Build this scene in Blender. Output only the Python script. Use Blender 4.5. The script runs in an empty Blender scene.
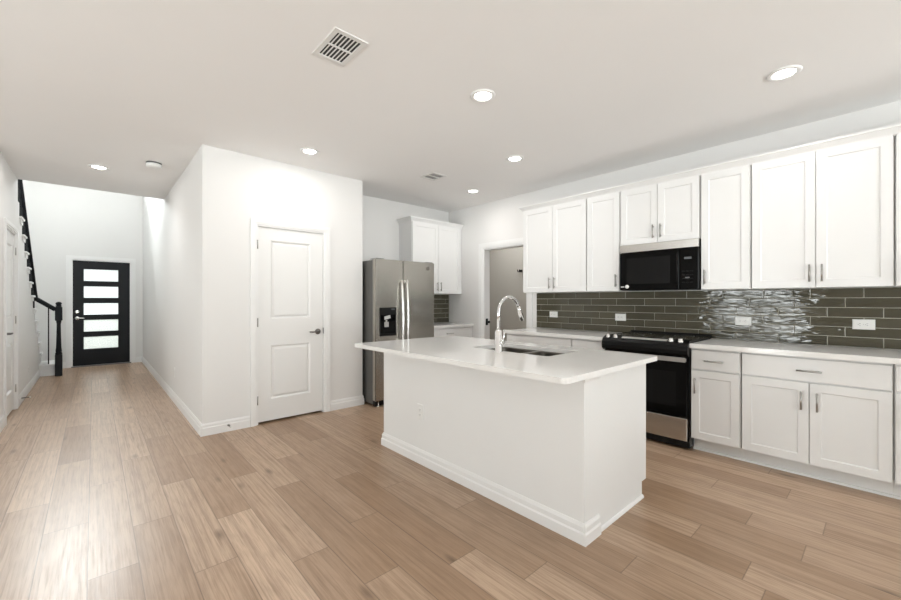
import bpy, bmesh, math, random
from mathutils import Vector, Matrix
R = math.radians
random.seed(7)
S = bpy.context.scene
C = S.collection

# ------------------------------------------------------------------ camera, light, exposure
F_PX, YAW, CAM_H, HZ = 394.515, 0.7354, 1.2768, 300.36
cam_d = bpy.data.cameras.new('camera')
cam = bpy.data.objects.new('camera', cam_d)
C.objects.link(cam)
cam.location = (0, 0, CAM_H)
cam.rotation_euler = (R(90), 0, -YAW)
cam_d.sensor_fit = 'HORIZONTAL'
cam_d.sensor_width = 36
cam_d.lens = F_PX / 901 * 36
cam_d.shift_y = (HZ - 300) / 901
cam_d.clip_start = 0.05
S.camera = cam

S.view_settings.view_transform = 'Standard'
S.view_settings.look = 'None'
S.view_settings.gamma = 1
S.view_settings.use_curve_mapping = False
S.view_settings.exposure = 0.80

world = bpy.data.worlds.new('daylight')
S.world = world
world.use_nodes = True
bg = world.node_tree.nodes['Background']
bg.inputs[0].default_value = (0.93, 0.97, 1.0, 1)
bg.inputs[1].default_value = 1.1


def area(name, loc, size_x, size_y, direction, watts, col=(1, 1, 1), spread=180):
    d = bpy.data.lights.new(name, 'AREA')
    d.shape = 'RECTANGLE'
    d.size, d.size_y = size_x, size_y
    d.energy = watts
    d.color = col
    d.spread = R(spread)
    o = bpy.data.objects.new(name, d)
    C.objects.link(o)
    o.location = loc
    o.rotation_euler = Vector(direction).to_track_quat('-Z', 'Y').to_euler()
    return o


REAR_Y, LEFT_X = -4.6, -4.6
DAY = (0.95, 0.97, 1.0)
for wx in (-2.9, -0.4, 2.1):
    area('daylight_rear_window', (wx, REAR_Y - 0.25, 1.45), 1.5, 1.9, (0, 1, 0), 25, DAY)
area('daylight_patio_door', (LEFT_X - 0.25, 2.45, 1.1), 2.1, 2.1, (1, 0, 0), 26, DAY)
# added lamps outside aim up through the windows to brighten the ceiling
area('ceiling_fill_rear', (-0.4, REAR_Y - 3.6, -0.05), 9, 4, (0, 0.45, 0.9), 2150, (0.965, 0.97, 0.99))
area('ceiling_fill_patio', (LEFT_X - 3.6, 2.45, -0.05), 4, 6, (0.45, 0, 0.9), 620, (0.965, 0.97, 0.99))
area('foyer_fill', (-0.4, 10.37 + 0.28, 4.2), 1.6, 1.1, (0, -1, -0.25), 150, DAY)  # added lamp at the unseen high window, brightens the foyer
area('daylight_entry', (0.12, 10.37 + 0.9, 1.25), 1.2, 2.0, (0, -1, 0), 18, DAY)

# ------------------------------------------------------------------ materials
MATS = {}


def nodes_of(name):
    m = bpy.data.materials.new(name)
    m.use_nodes = True
    nt = m.node_tree
    return m, nt, nt.nodes['Principled BSDF']


def N(nt, kind, **kw):
    n = nt.nodes.new(kind)
    for k, v in kw.items():
        setattr(n, k, v)
    return n


def paint(name, col, rough=0.6, metal=0.0, spec=0.5, noise=0.03, nscale=6.0, bump=0.0, bscale=200.0, coat=0.0, stretch=None):
    """a procedural surface: base colour with a faint mottling and an optional fine bump"""
    m, nt, p = nodes_of(name)
    tc = N(nt, 'ShaderNodeTexCoord')
    mp = N(nt, 'ShaderNodeMapping')
    if stretch:
        mp.inputs['Scale'].default_value = stretch
    nt.links.new(tc.outputs['Object'], mp.inputs[0])
    tx = N(nt, 'ShaderNodeTexNoise')
    tx.inputs['Scale'].default_value = nscale
    tx.inputs['Detail'].default_value = 4
    nt.links.new(mp.outputs[0], tx.inputs['Vector'])
    mx = N(nt, 'ShaderNodeMix', data_type='RGBA')
    a = tuple(max(0, c * (1 - noise)) for c in col)
    b = tuple(min(1, c * (1 + noise)) for c in col)
    mx.inputs[6].default_value = (*a, 1)
    mx.inputs[7].default_value = (*b, 1)
    nt.links.new(tx.outputs['Fac'], mx.inputs[0])
    nt.links.new(mx.outputs[2], p.inputs['Base Color'])
    p.inputs['Roughness'].default_value = rough
    p.inputs['Metallic'].default_value = metal
    p.inputs['Specular IOR Level'].default_value = spec
    p.inputs['Coat Weight'].default_value = coat
    if bump:
        t2 = N(nt, 'ShaderNodeTexNoise')
        t2.inputs['Scale'].default_value = bscale
        t2.inputs['Detail'].default_value = 3
        nt.links.new(mp.outputs[0], t2.inputs['Vector'])
        bp = N(nt, 'ShaderNodeBump')
        bp.inputs['Strength'].default_value = bump
        bp.inputs['Distance'].default_value = 0.002
        nt.links.new(t2.outputs['Fac'], bp.inputs['Height'])
        nt.links.new(bp.outputs[0], p.inputs['Normal'])
    MATS[name] = m
    return m


paint('wall_paint', (0.79, 0.78, 0.765), 0.75, spec=0.2, noise=0.012, nscale=2, bump=0.04, bscale=160)
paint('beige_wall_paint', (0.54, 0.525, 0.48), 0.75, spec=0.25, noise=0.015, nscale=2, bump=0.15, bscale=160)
paint('ceiling_paint', (0.88, 0.87, 0.86), 0.9, spec=0.1, noise=0.012, nscale=2, bump=0.04, bscale=120)
paint('trim_white', (0.84, 0.835, 0.825), 0.35, noise=0.01)
paint('door_white', (0.82, 0.815, 0.80), 0.32, noise=0.01)
paint('cabinet_white', (0.79, 0.787, 0.777), 0.32, noise=0.01)
paint('cabinet_inside', (0.70, 0.69, 0.675), 0.5, noise=0.01)
paint('island_white', (0.82, 0.82, 0.81), 0.5, noise=0.01)
paint('quartz', (0.84, 0.83, 0.81), 0.10, noise=0.035, nscale=35)
paint('stainless', (0.40, 0.38, 0.345), 0.27, metal=1, noise=0.05, nscale=3, bump=0.12, bscale=4, stretch=(160, 160, 1.2))
paint('stainless_horizontal', (0.58, 0.56, 0.53), 0.27, metal=1, noise=0.05, nscale=3, bump=0.12, bscale=4, stretch=(160, 1.2, 160))
paint('bright_steel', (0.80, 0.79, 0.77), 0.18, metal=1, noise=0.02)
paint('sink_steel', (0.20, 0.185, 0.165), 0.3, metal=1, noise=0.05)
paint('satin_strip', (0.75, 0.74, 0.72), 0.5, metal=0.8, noise=0.03)
paint('chrome', (0.82, 0.82, 0.82), 0.06, metal=1, noise=0.01)
paint('nickel', (0.42, 0.41, 0.39), 0.3, metal=1, noise=0.04)
paint('dark_nickel', (0.20, 0.19, 0.18), 0.3, metal=1, noise=0.04)
paint('fridge_side', (0.10, 0.098, 0.092), 0.45, noise=0.05, bump=0.2, bscale=300)
paint('black_enamel', (0.005, 0.005, 0.005), 0.16, spec=0.25, noise=0.1)
paint('black_glass', (0.003, 0.003, 0.003), 0.05, spec=0.16, noise=0.1)
paint('cooktop_glass', (0.010, 0.009, 0.008), 0.22, spec=0.25, noise=0.2, nscale=60)
paint('burner_mark', (0.05, 0.05, 0.05), 0.3, noise=0.1)
paint('black_plastic', (0.009, 0.009, 0.009), 0.45, spec=0.2, noise=0.1)
paint('grey_plastic', (0.45, 0.45, 0.44), 0.4, noise=0.05)
paint('white_plastic', (0.82, 0.82, 0.80), 0.35, noise=0.01)
paint('slot_dark', (0.12, 0.12, 0.12), 0.6, noise=0.05)
paint('duct_dark', (0.035, 0.035, 0.035), 0.8, noise=0.1)
paint('vent_white', (0.74, 0.73, 0.71), 0.5, noise=0.01)
paint('black_paint', (0.007, 0.008, 0.010), 0.38, spec=0.2, noise=0.08, bump=0.1, bscale=80)
paint('stair_white', (0.82, 0.82, 0.81), 0.45, noise=0.01)
paint('grout', (0.60, 0.58, 0.50), 0.9, noise=0.06, nscale=40)
paint('porch_concrete', (0.58, 0.53, 0.43), 0.9, noise=0.12, nscale=3)
paint('lawn', (0.33, 0.33, 0.16), 0.95, noise=0.3, nscale=4)
paint('rubber_white', (0.7, 0.7, 0.68), 0.7, noise=0.02)
paint('sticker_white', (0.85, 0.84, 0.80), 0.5, noise=0.02)
paint('badge_grey', (0.30, 0.29, 0.27), 0.3, metal=1, noise=0.02)


def emitter(name, col, strength):
    m, nt, p = nodes_of(name)
    p.inputs['Base Color'].default_value = (0.8, 0.8, 0.8, 1)
    p.inputs['Emission Color'].default_value = (*col, 1)
    p.inputs['Emission Strength'].default_value = strength
    MATS[name] = m


emitter('lamp_lens', (1, 0.97, 0.92), 9)
emitter('display_glow', (0.75, 0.85, 0.9), 0.05)
MATS['display_glow'].node_tree.nodes['Principled BSDF'].inputs['Base Color'].default_value = (.03, .03, .03, 1)


def glass(name, translucent, tint):
    m = bpy.data.materials.new(name)
    m.use_nodes = True
    nt = m.node_tree
    nt.nodes.clear()
    out = N(nt, 'ShaderNodeOutputMaterial')
    tr = N(nt, 'ShaderNodeBsdfTransparent')
    tr.inputs[0].default_value = (*tint, 1)
    gl = N(nt, 'ShaderNodeBsdfGlossy')
    gl.inputs['Roughness'].default_value = 0.05
    tl = N(nt, 'ShaderNodeBsdfTranslucent')
    tl.inputs[0].default_value = (*tint, 1)
    m1 = N(nt, 'ShaderNodeMixShader')
    m2 = N(nt, 'ShaderNodeMixShader')
    fr = N(nt, 'ShaderNodeFresnel')
    fr.inputs[0].default_value = 1.3
    m1.inputs[0].default_value = translucent
    if translucent:
        tx = N(nt, 'ShaderNodeTexNoise')
        tx.inputs['Scale'].default_value = 60
        tx.inputs['Detail'].default_value = 3
        mr = N(nt, 'ShaderNodeMapRange')
        mr.inputs[3].default_value = translucent - 0.25
        mr.inputs[4].default_value = min(1, translucent + 0.25)
        tc = N(nt, 'ShaderNodeTexCoord')
        nt.links.new(tc.outputs['Object'], tx.inputs['Vector'])
        nt.links.new(tx.outputs['Fac'], mr.inputs[0])
        nt.links.new(mr.outputs[0], m1.inputs[0])
    nt.links.new(tr.outputs[0], m1.inputs[1])
    nt.links.new(tl.outputs[0], m1.inputs[2])
    nt.links.new(fr.outputs[0], m2.inputs[0])
    nt.links.new(m1.outputs[0], m2.inputs[1])
    nt.links.new(gl.outputs[0], m2.inputs[2])
    nt.links.new(m2.outputs[0], out.inputs[0])
    MATS[name] = m


glass('window_glass', 0.0, (0.96, 0.98, 0.97))
glass('rain_glass', 0.5, (0.70, 0.72, 0.71))


def tile_mat():
    m, nt, p = nodes_of('green_tile')
    tc = N(nt, 'ShaderNodeTexCoord')
    at = N(nt, 'ShaderNodeAttribute', attribute_name='tone')
    sep = N(nt, 'ShaderNodeSeparateColor')
    nt.links.new(at.outputs['Color'], sep.inputs[0])
    cr = N(nt, 'ShaderNodeMix', data_type='RGBA')
    cr.inputs[6].default_value = (0.062, 0.056, 0.036, 1)
    cr.inputs[7].default_value = (0.095, 0.086, 0.058, 1)
    nt.links.new(sep.outputs[0], cr.inputs[0])
    nt.links.new(cr.outputs[2], p.inputs['Base Color'])
    p.inputs['Roughness'].default_value = 0.06
    p.inputs['Specular IOR Level'].default_value = 0.45
    mp = N(nt, 'ShaderNodeMapping')
    mp.inputs['Scale'].default_value = (1, 0.30, 1.5)
    nt.links.new(tc.outputs['Object'], mp.inputs[0])
    tx = N(nt, 'ShaderNodeTexNoise')
    tx.inputs['Scale'].default_value = 26
    tx.inputs['Detail'].default_value = 1.5
    tx.inputs['Distortion'].default_value = 0.6
    nt.links.new(mp.outputs[0], tx.inputs['Vector'])
    bp = N(nt, 'ShaderNodeBump')
    bp.inputs['Strength'].default_value = 0.55
    bp.inputs['Distance'].default_value = 0.008
    nt.links.new(tx.outputs['Fac'], bp.inputs['Height'])
    nt.links.new(bp.outputs[0], p.inputs['Normal'])
    MATS['green_tile'] = m


tile_mat()

PLANK_W = 0.185


def floor_mat():
    m, nt, p = nodes_of('oak_planks')
    L = nt.links.new
    uv = N(nt, 'ShaderNodeUVMap', uv_map='plank')
    at = N(nt, 'ShaderNodeAttribute', attribute_name='tone')
    sep = N(nt, 'ShaderNodeSeparateColor')
    L(at.outputs['Color'], sep.inputs[0])
    suv = N(nt, 'ShaderNodeSeparateXYZ')
    L(uv.outputs[0], suv.inputs[0])
    # random offset per plank so no two boards share their grain
    off = N(nt, 'ShaderNodeCombineXYZ')
    mul = N(nt, 'ShaderNodeMath', operation='MULTIPLY'); mul.inputs[1].default_value = 37.0
    L(sep.outputs[1], mul.inputs[0])
    L(mul.outputs[0], off.inputs[0]); L(mul.outputs[0], off.inputs[1]); L(mul.outputs[0], off.inputs[2])
    add = N(nt, 'ShaderNodeVectorMath', operation='ADD')
    L(uv.outputs[0], add.inputs[0]); L(off.outputs[0], add.inputs[1])

    def noise(scale_vec, scale, detail, dist=0.0, rough=0.5):
        mp = N(nt, 'ShaderNodeMapping'); mp.inputs['Scale'].default_value = scale_vec
        L(add.outputs[0], mp.inputs[0])
        t = N(nt, 'ShaderNodeTexNoise')
        t.inputs['Scale'].default_value = scale; t.inputs['Detail'].default_value = detail
        t.inputs['Distortion'].default_value = dist; t.inputs['Roughness'].default_value = rough
        L(mp.outputs[0], t.inputs['Vector'])
        return t.outputs['Fac']
    broad = noise((9, 1.1, 1), 1.6, 3, 0.9)
    fine = noise((60, 2.2, 1), 1.8, 5, 0.3, 0.65)
    # cathedral rings: a wave bent by the broad noise
    mpw = N(nt, 'ShaderNodeMapping'); mpw.inputs['Scale'].default_value = (7, 0.75, 1)
    L(add.outputs[0], mpw.inputs[0])
    wv = N(nt, 'ShaderNodeTexWave', wave_type='RINGS')
    wv.inputs['Scale'].default_value = 2.2; wv.inputs['Distortion'].default_value = 7; wv.inputs['Detail'].default_value = 3
    wv.inputs['Detail Scale'].default_value = 0.9
    L(mpw.outputs[0], wv.inputs['Vector'])
    # sparse knots
    mpk = N(nt, 'ShaderNodeMapping'); mpk.inputs['Scale'].default_value = (5.2, 1.7, 1)
    L(add.outputs[0], mpk.inputs[0])
    vo = N(nt, 'ShaderNodeTexVoronoi'); vo.inputs['Scale'].default_value = 1.0
    L(mpk.outputs[0], vo.inputs['Vector'])
    kn = N(nt, 'ShaderNodeMapRange'); kn.inputs[1].default_value = 0.02; kn.inputs[2].default_value = 0.14
    kn.inputs[3].default_value = 0.7; kn.inputs[4].default_value = 0.0
    L(vo.outputs['Distance'], kn.inputs[0])
    sk = N(nt, 'ShaderNodeSeparateColor'); L(vo.outputs['Color'], sk.inputs[0])
    gt = N(nt, 'ShaderNodeMath', operation='GREATER_THAN'); gt.inputs[1].default_value = 0.55
    L(sk.outputs[0], gt.inputs[0])
    kn2 = N(nt, 'ShaderNodeMath', operation='MULTIPLY'); L(kn.outputs[0], kn2.inputs[0]); L(gt.outputs[0], kn2.inputs[1])

    def mixc(fac, a, b, mode='MIX'):
        x = N(nt, 'ShaderNodeMix', data_type='RGBA', blend_type=mode)
        if isinstance(fac, float): x.inputs[0].default_value = fac
        else: L(fac, x.inputs[0])
        for sock, v in ((6, a), (7, b)):
            if isinstance(v, tuple): x.inputs[sock].default_value = (*v, 1)
            else: L(v, x.inputs[sock])
        return x.outputs[2]

    def rng(v, lo, hi, a, b):
        r = N(nt, 'ShaderNodeMapRange'); L(v, r.inputs[0])
        for i, q in enumerate((lo, hi, a, b)): r.inputs[i + 1].default_value = q
        return r.outputs[0]
    streak = noise((26, 0.45, 1), 2.0, 7, 0.5, 0.72)
    base = mixc(sep.outputs[0], (0.335, 0.213, 0.130), (0.64, 0.475, 0.345))
    c1 = mixc(rng(streak, 0.44, 0.66, 0.0, 0.55), base, (0.215, 0.125, 0.07))
    c2 = mixc(rng(broad, 0.55, 0.8, 0.0, 0.2), c1, (0.26, 0.16, 0.10))
    c2b = mixc(rng(wv.outputs['Fac'], 0.0, 0.3, 0.10, 0.0), c2, (0.20, 0.115, 0.066))
    c3 = mixc(rng(fine, 0.48, 0.72, 0.0, 0.5), c2b, (0.20, 0.12, 0.07))
    c4 = mixc(kn2.outputs[0], c3, (0.10, 0.06, 0.035))
    # board edges: a narrow dark bevel
    fu = N(nt, 'ShaderNodeMath', operation='SUBTRACT'); fu.inputs[0].default_value = PLANK_W; L(suv.outputs[0], fu.inputs[1])
    mn = N(nt, 'ShaderNodeMath', operation='MINIMUM'); L(suv.outputs[0], mn.inputs[0]); L(fu.outputs[0], mn.inputs[1])
    fv = N(nt, 'ShaderNodeMath', operation='SUBTRACT'); L(sep.outputs[2], fv.inputs[0])
    # blue channel holds the plank length / 4
    ln = N(nt, 'ShaderNodeMath', operation='MULTIPLY'); ln.inputs[1].default_value = 4.0; L(sep.outputs[2], ln.inputs[0])
    L(ln.outputs[0], fv.inputs[0]); L(suv.outputs[1], fv.inputs[1])
    mn2 = N(nt, 'ShaderNodeMath', operation='MINIMUM'); L(suv.outputs[1], mn2.inputs[0]); L(fv.outputs[0], mn2.inputs[1])
    mn3 = N(nt, 'ShaderNodeMath', operation='MINIMUM'); L(mn.outputs[0], mn3.inputs[0]); L(mn2.outputs[0], mn3.inputs[1])
    edge = rng(mn3.outputs[0], 0.0010, 0.0034, 0.55, 0.0)
    c5 = mixc(edge, c4, (0.10, 0.062, 0.04))
    L(c5, p.inputs['Base Color'])
    L(rng(fine, 0.2, 0.8, 0.28, 0.40), p.inputs['Roughness'])
    p.inputs['Specular IOR Level'].default_value = 0.45
    bp = N(nt, 'ShaderNodeBump'); bp.inputs['Strength'].default_value = 0.12; bp.inputs['Distance'].default_value = 0.002
    L(fine, bp.inputs['Height']); L(bp.outputs[0], p.inputs['Normal'])
    MATS['oak_planks'] = m


floor_mat()

# ------------------------------------------------------------------ mesh helpers
WORLD = {}                                   # world origin of each object that may parent others


def tag(o, label=None, cat=None, group=None, kind=None):
    for k, v in (('label', label), ('category', cat), ('group', group), ('kind', kind)):
        if v: o[k] = v
    return o


def thing(name, loc, label, cat, group=None, kind=None):
    o = bpy.data.objects.new(name, None)
    C.objects.link(o)
    o.empty_display_size = 0.05
    o.location = loc
    WORLD[o] = Vector(loc)
    return tag(o, label, cat, group, kind)


class MB:
    """collects shapes (in world metres) and links them as ONE mesh object"""

    def __init__(s, xf=None):
        s.bm = bmesh.new()
        s.xf = xf

    def _v(s, p):
        p = s.xf(*p) if s.xf else p
        return s.bm.verts.new(p)

    def hull(s, pts, faces):
        vs = [s._v(p) for p in pts]
        for f in faces:
            s.bm.faces.new([vs[i] for i in f])
        return s

    def box(s, x0, x1, y0, y1, z0, z1):
        s.hull([(x0, y0, z0), (x1, y0, z0), (x1, y1, z0), (x0, y1, z0), (x0, y0, z1), (x1, y0, z1), (x1, y1, z1), (x0, y1, z1)],
               [(0, 3, 2, 1), (4, 5, 6, 7), (0, 1, 5, 4), (1, 2, 6, 5), (2, 3, 7, 6), (3, 0, 4, 7)])
        return s

    def frustum(s, r0, r1, w0, w1):
        """rect r0=(u0,u1,v0,v1) at depth w0 to rect r1 at w1, closed (u,w,v order as xf expects u,v,w)"""
        a, b = r0, r1
        s.hull([(a[0], a[2], w0), (a[1], a[2], w0), (a[1], a[3], w0), (a[0], a[3], w0),
                (b[0], b[2], w1), (b[1], b[2], w1), (b[1], b[3], w1), (b[0], b[3], w1)],
               [(0, 3, 2, 1), (4, 5, 6, 7), (0, 1, 5, 4), (1, 2, 6, 5), (2, 3, 7, 6), (3, 0, 4, 7)])
        return s

    def tube(s, pts, r, n=12, caps=True):
        pts = [Vector(p) for p in pts]
        rs = r if isinstance(r, (list, tuple)) else [r] * len(pts)
        rings = []
        t0 = (pts[1] - pts[0]).normalized()
        up = Vector((0, 0, 1)) if abs(t0.z) < 0.9 else Vector((1, 0, 0))
        nrm = t0.cross(up).normalized()
        for i, p in enumerate(pts):
            t = (pts[min(i + 1, len(pts) - 1)] - pts[max(i - 1, 0)])
            t = t.normalized() if t.length > 1e-9 else t0
            nrm = (nrm - t * nrm.dot(t)).normalized()
            b = t.cross(nrm)
            rings.append([s._v(p + (nrm * math.cos(a) + b * math.sin(a)) * rs[i]) for a in [2 * math.pi * k / n for k in range(n)]])
        for a, b in zip(rings, rings[1:]):
            for k in range(n):
                f = s.bm.faces.new((a[k], a[(k + 1) % n], b[(k + 1) % n], b[k])); f.smooth = True
        if caps:
            s.bm.faces.new(rings[0][::-1]); s.bm.faces.new(rings[-1])
        return s

    def lathe(s, c, axis, prof, n=24, smooth=True):
        """prof: list of (radius, height along axis) from centre c"""
        c, ax = Vector(c), Vector(axis).normalized()
        u = ax.cross(Vector((0, 0, 1)) if abs(ax.z) < 0.9 else Vector((1, 0, 0))).normalized()
        v = ax.cross(u)
        rings = []
        for r, h in prof:
            if r < 1e-6:
                rings.append([s._v(c + ax * h)])
            else:
                rings.append([s._v(c + ax * h + (u * math.cos(a) + v * math.sin(a)) * r) for a in [2 * math.pi * k / n for k in range(n)]])
        for a, b in zip(rings, rings[1:]):
            for k in range(n):
                k2 = (k + 1) % n
                if len(a) == 1 and len(b) == 1: continue
                if len(a) == 1: f = s.bm.faces.new((a[0], b[k2], b[k]))
                elif len(b) == 1: f = s.bm.faces.new((a[k], a[k2], b[0]))
                else: f = s.bm.faces.new((a[k], a[k2], b[k2], b[k]))
                f.smooth = smooth
        if len(rings[0]) > 1: s.bm.faces.new(rings[0][::-1])
        if len(rings[-1]) > 1: s.bm.faces.new(rings[-1])
        return s

    def prism(s, poly, axis, a0, a1):
        """poly in the two other axes (in x,y,z order), extruded along axis index from a0 to a1"""
        def P(q, a):
            q = list(q); q.insert(axis, a); return tuple(q)
        n = len(poly)
        s.hull([P(q, a0) for q in poly] + [P(q, a1) for q in poly],
               [tuple(range(n))[::-1], tuple(range(n, 2 * n))] + [(i, (i + 1) % n, n + (i + 1) % n, n + i) for i in range(n)])
        return s

    def sweep(s, path, prof):
        """prof: closed list of (out, z); path: 2-D points; 'out' is to the RIGHT of travel; mitred corners"""
        P = [Vector(p) for p in path]
        rings = []
        for i, p in enumerate(P):
            d1 = (P[i] - P[i - 1]).normalized() if i else None
            d2 = (P[i + 1] - P[i]).normalized() if i < len(P) - 1 else None
            r = lambda d: Vector((d.y, -d.x))
            if d1 is None: m = r(d2)
            elif d2 is None: m = r(d1)
            else:
                m = r(d1) + r(d2)
                m = m / m.dot(r(d1)) if abs(m.dot(r(d1))) > 1e-6 else r(d1)
            rings.append([s._v((p.x + m.x * o, p.y + m.y * o, z)) for o, z in prof])
        n = len(prof)
        for a, b in zip(rings, rings[1:]):
            for k in range(n):
                s.bm.faces.new((a[k], a[(k + 1) % n], b[(k + 1) % n], b[k]))
        s.bm.faces.new(rings[0][::-1]); s.bm.faces.new(rings[-1])
        return s

    def bevel(s, w, seg=1):
        bmesh.ops.recalc_face_normals(s.bm, faces=s.bm.faces)
        es = [e for e in s.bm.edges if len(e.link_faces) == 2 and e.calc_face_angle(0) > R(40)]
        bmesh.ops.bevel(s.bm, geom=es, offset=w, segments=seg, affect='EDGES', clamp_overlap=True)
        return s

    def build(s, name, mat, parent=None, loc=None):
        bmesh.ops.recalc_face_normals(s.bm, faces=s.bm.faces)
        me = bpy.data.meshes.new(name)
        if parent is not None: o0 = WORLD[parent]
        elif loc is not None: o0 = Vector(loc)
        else:
            xs = [v.co for v in s.bm.verts]
            lo = Vector((min(v.x for v in xs), min(v.y for v in xs), min(v.z for v in xs)))
            hi = Vector((max(v.x for v in xs), max(v.y for v in xs), max(v.z for v in xs)))
            o0 = Vector(((lo.x + hi.x) / 2, (lo.y + hi.y) / 2, lo.z))
        for v in s.bm.verts: v.co -= o0
        s.bm.to_mesh(me)
        s.bm.free()
        me.materials.append(MATS[mat])
        o = bpy.data.objects.new(name, me)
        C.objects.link(o)
        WORLD[o] = o0.copy()
        if parent is not None: o.parent = parent
        else: o.location = o0
        return o


def children(o):
    return [c for c in bpy.data.objects if c.parent == o]


def dup(root, delta, label, group=None):
    """a copy of a thing with copies of its parts and their sub-parts"""
    def cp(o, parent):
        c = o.copy()
        C.objects.link(c)
        if parent is not None: c.parent = parent
        for ch in children(o): cp(ch, c)
        return c
    c = cp(root, None)
    c.location = Vector(root.location) + Vector(delta)
    c['label'] = label
    if group: c['group'] = group
    return c


FX = lambda X: (lambda u, v, w: (X - w, u, v))          # face looking to -x: u = y, v = z, w = out of the face
FY = lambda Y: (lambda u, v, w: (u, Y - w, v))          # face looking to -y: u = x, v = z
FXP = lambda X: (lambda u, v, w: (X + w, u, v))         # face looking to +x


def rect_frame(mb, u0, u1, v0, v1, bw, w0, w1):
    mb.box(u0, u0 + bw, v0, v1, w0, w1); mb.box(u1 - bw, u1, v0, v1, w0, w1)
    mb.box(u0 + bw, u1 - bw, v0, v0 + bw, w0, w1); mb.box(u0 + bw, u1 - bw, v1 - bw, v1, w0, w1)
    return mb


# ------------------------------------------------------------------ key dimensions
CEIL = 2.743
HALL_X, LHALL_X = 0.758, -0.68            # right and left walls of the hall
PANTRY_Y, PANTRY_X1 = 4.317, 2.448
BACK_Y, RIGHT_X = 4.894, 4.389
FRONT_Y = 10.37
LIV_Y = 5.62                              # back of the living area left of the hall
HALL_END = 7.05                           # hall ceiling stops here, foyer is two storeys
FOYER_H = 5.4
OP0, OP1, OPZ = 3.285, 4.105, 2.055       # cased opening in the right wall
T = 0.12


def struct(name, mb, mat, label, cat):
    return tag(mb.build(name, mat), label, cat, kind='structure')


# floor: every board its own quad in one mesh, joints where the photograph has them
JOINTS = {0: [3.656, 2.442], 1: [2.851], -1: [3.08], -2: [3.534], 2: [2.17, 3.352], 3: [2.62, 3.847], 4: [3.151, 1.94], 5: [2.785, 1.575], 6: [2.062],
          7: [1.418], 8: [2.291, 1.112], 9: [1.767], 17: [0.803], 13: [0.707], 18: [0.433], 15: [0.54], 16: [0.233], 11: [0.358], 10: [0.835]}
TONE = {(0, 0): .55, (2, 0): .1}


def build_floor():
    bm = bmesh.new()
    uvl = bm.loops.layers.uv.new('plank')
    cl = bm.loops.layers.float_color.new('tone')
    rnd = random.Random(11)
    x_min, x_max, y_min, y_max = -4.72, 6.3, -4.72, FRONT_Y + 0.1
    k0 = math.floor((x_min + .021) / PLANK_W)
    k1 = math.ceil((x_max + .021) / PLANK_W)
    for k in range(k0, k1):
        xa = -.021 + k * PLANK_W
        js = sorted(JOINTS.get(k, [rnd.uniform(0, 1.2)]))
        ys = list(js)
        while ys[0] > y_min: ys.insert(0, ys[0] - 1.22)
        while ys[-1] < y_max: ys.append(ys[-1] + 1.22)
        for a, b in zip(ys, ys[1:]):
            A, B = max(a, y_min), min(b, y_max)
            if B <= A: continue
            vs = [bm.verts.new(p) for p in ((xa, A, 0), (xa + PLANK_W, A, 0), (xa + PLANK_W, B, 0), (xa, B, 0))]
            f = bm.faces.new(vs)
            t, o, ln = (rnd.random() + rnd.random()) / 2, rnd.random(), (b - a) / 4
            for l, (u, v) in zip(f.loops, ((0, A - a), (PLANK_W, A - a), (PLANK_W, B - a), (0, B - a))):
                l[uvl].uv = (u, v)
                l[cl] = (t, o, ln, 1)
    me = bpy.data.meshes.new('floor')
    bm.to_mesh(me); bm.free()
    me.materials.append(MATS['oak_planks'])
    o = bpy.data.objects.new('floor', me)
    C.objects.link(o)
    tag(o, 'light oak wood plank floor running down the hall and under the kitchen', 'floor', kind='structure')


build_floor()
mb = MB()
mb.box(LEFT_X - T, RIGHT_X + T, REAR_Y - T, BACK_Y + T, CEIL, CEIL + .25)
mb.box(LHALL_X, HALL_X + T, BACK_Y + T, HALL_END, CEIL, CEIL + .25)
mb.box(LEFT_X - T, LHALL_X, BACK_Y + T, LIV_Y + T, CEIL, CEIL + .25)
struct('ceiling', mb, 'ceiling_paint', 'flat white ceiling over the kitchen and hall', 'ceiling')
struct('ceiling_foyer', MB().box(-2.0, HALL_X + T, HALL_END - .1, FRONT_Y + T, FOYER_H, FOYER_H + .2), 'ceiling_paint', 'high ceiling over the two storey foyer', 'ceiling')

# walls
struct('wall_hall_right', MB().box(HALL_X, HALL_X + T, PANTRY_Y + T, FRONT_Y + T, 0, CEIL).box(HALL_X, HALL_X + T, HALL_END - .1, FRONT_Y + T, CEIL, FOYER_H),
       'wall_paint', 'long white wall on the right side of the hall', 'wall')
PD0, PD1, PDZ = 1.232, 1.965, 2.055       # pantry door rough opening
mb = MB().box(HALL_X, PD0, PANTRY_Y, PANTRY_Y + T, 0, CEIL).box(PD1, PANTRY_X1, PANTRY_Y, PANTRY_Y + T, 0, CEIL).box(PD0, PD1, PANTRY_Y, PANTRY_Y + T, PDZ, CEIL)
mb.box(PANTRY_X1 - T, PANTRY_X1, PANTRY_Y + T, BACK_Y, 0, CEIL)
struct('wall_pantry', mb, 'wall_paint', 'white pantry wall holding the two panel door beside the refrigerator', 'wall')
struct('wall_back', MB().box(HALL_X + T, RIGHT_X + T, BACK_Y, BACK_Y + T, 0, CEIL), 'wall_paint', 'white back wall behind refrigerator and corner cabinets', 'wall')
mb = MB().box(RIGHT_X, RIGHT_X + T, REAR_Y - T, OP0, 0, CEIL).box(RIGHT_X, RIGHT_X + T, OP1, BACK_Y, 0, CEIL).box(RIGHT_X, RIGHT_X + T, OP0, OP1, OPZ, CEIL)
struct('wall_right', mb, 'wall_paint', 'white kitchen wall with the cabinet run and the cased opening', 'wall')
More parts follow.
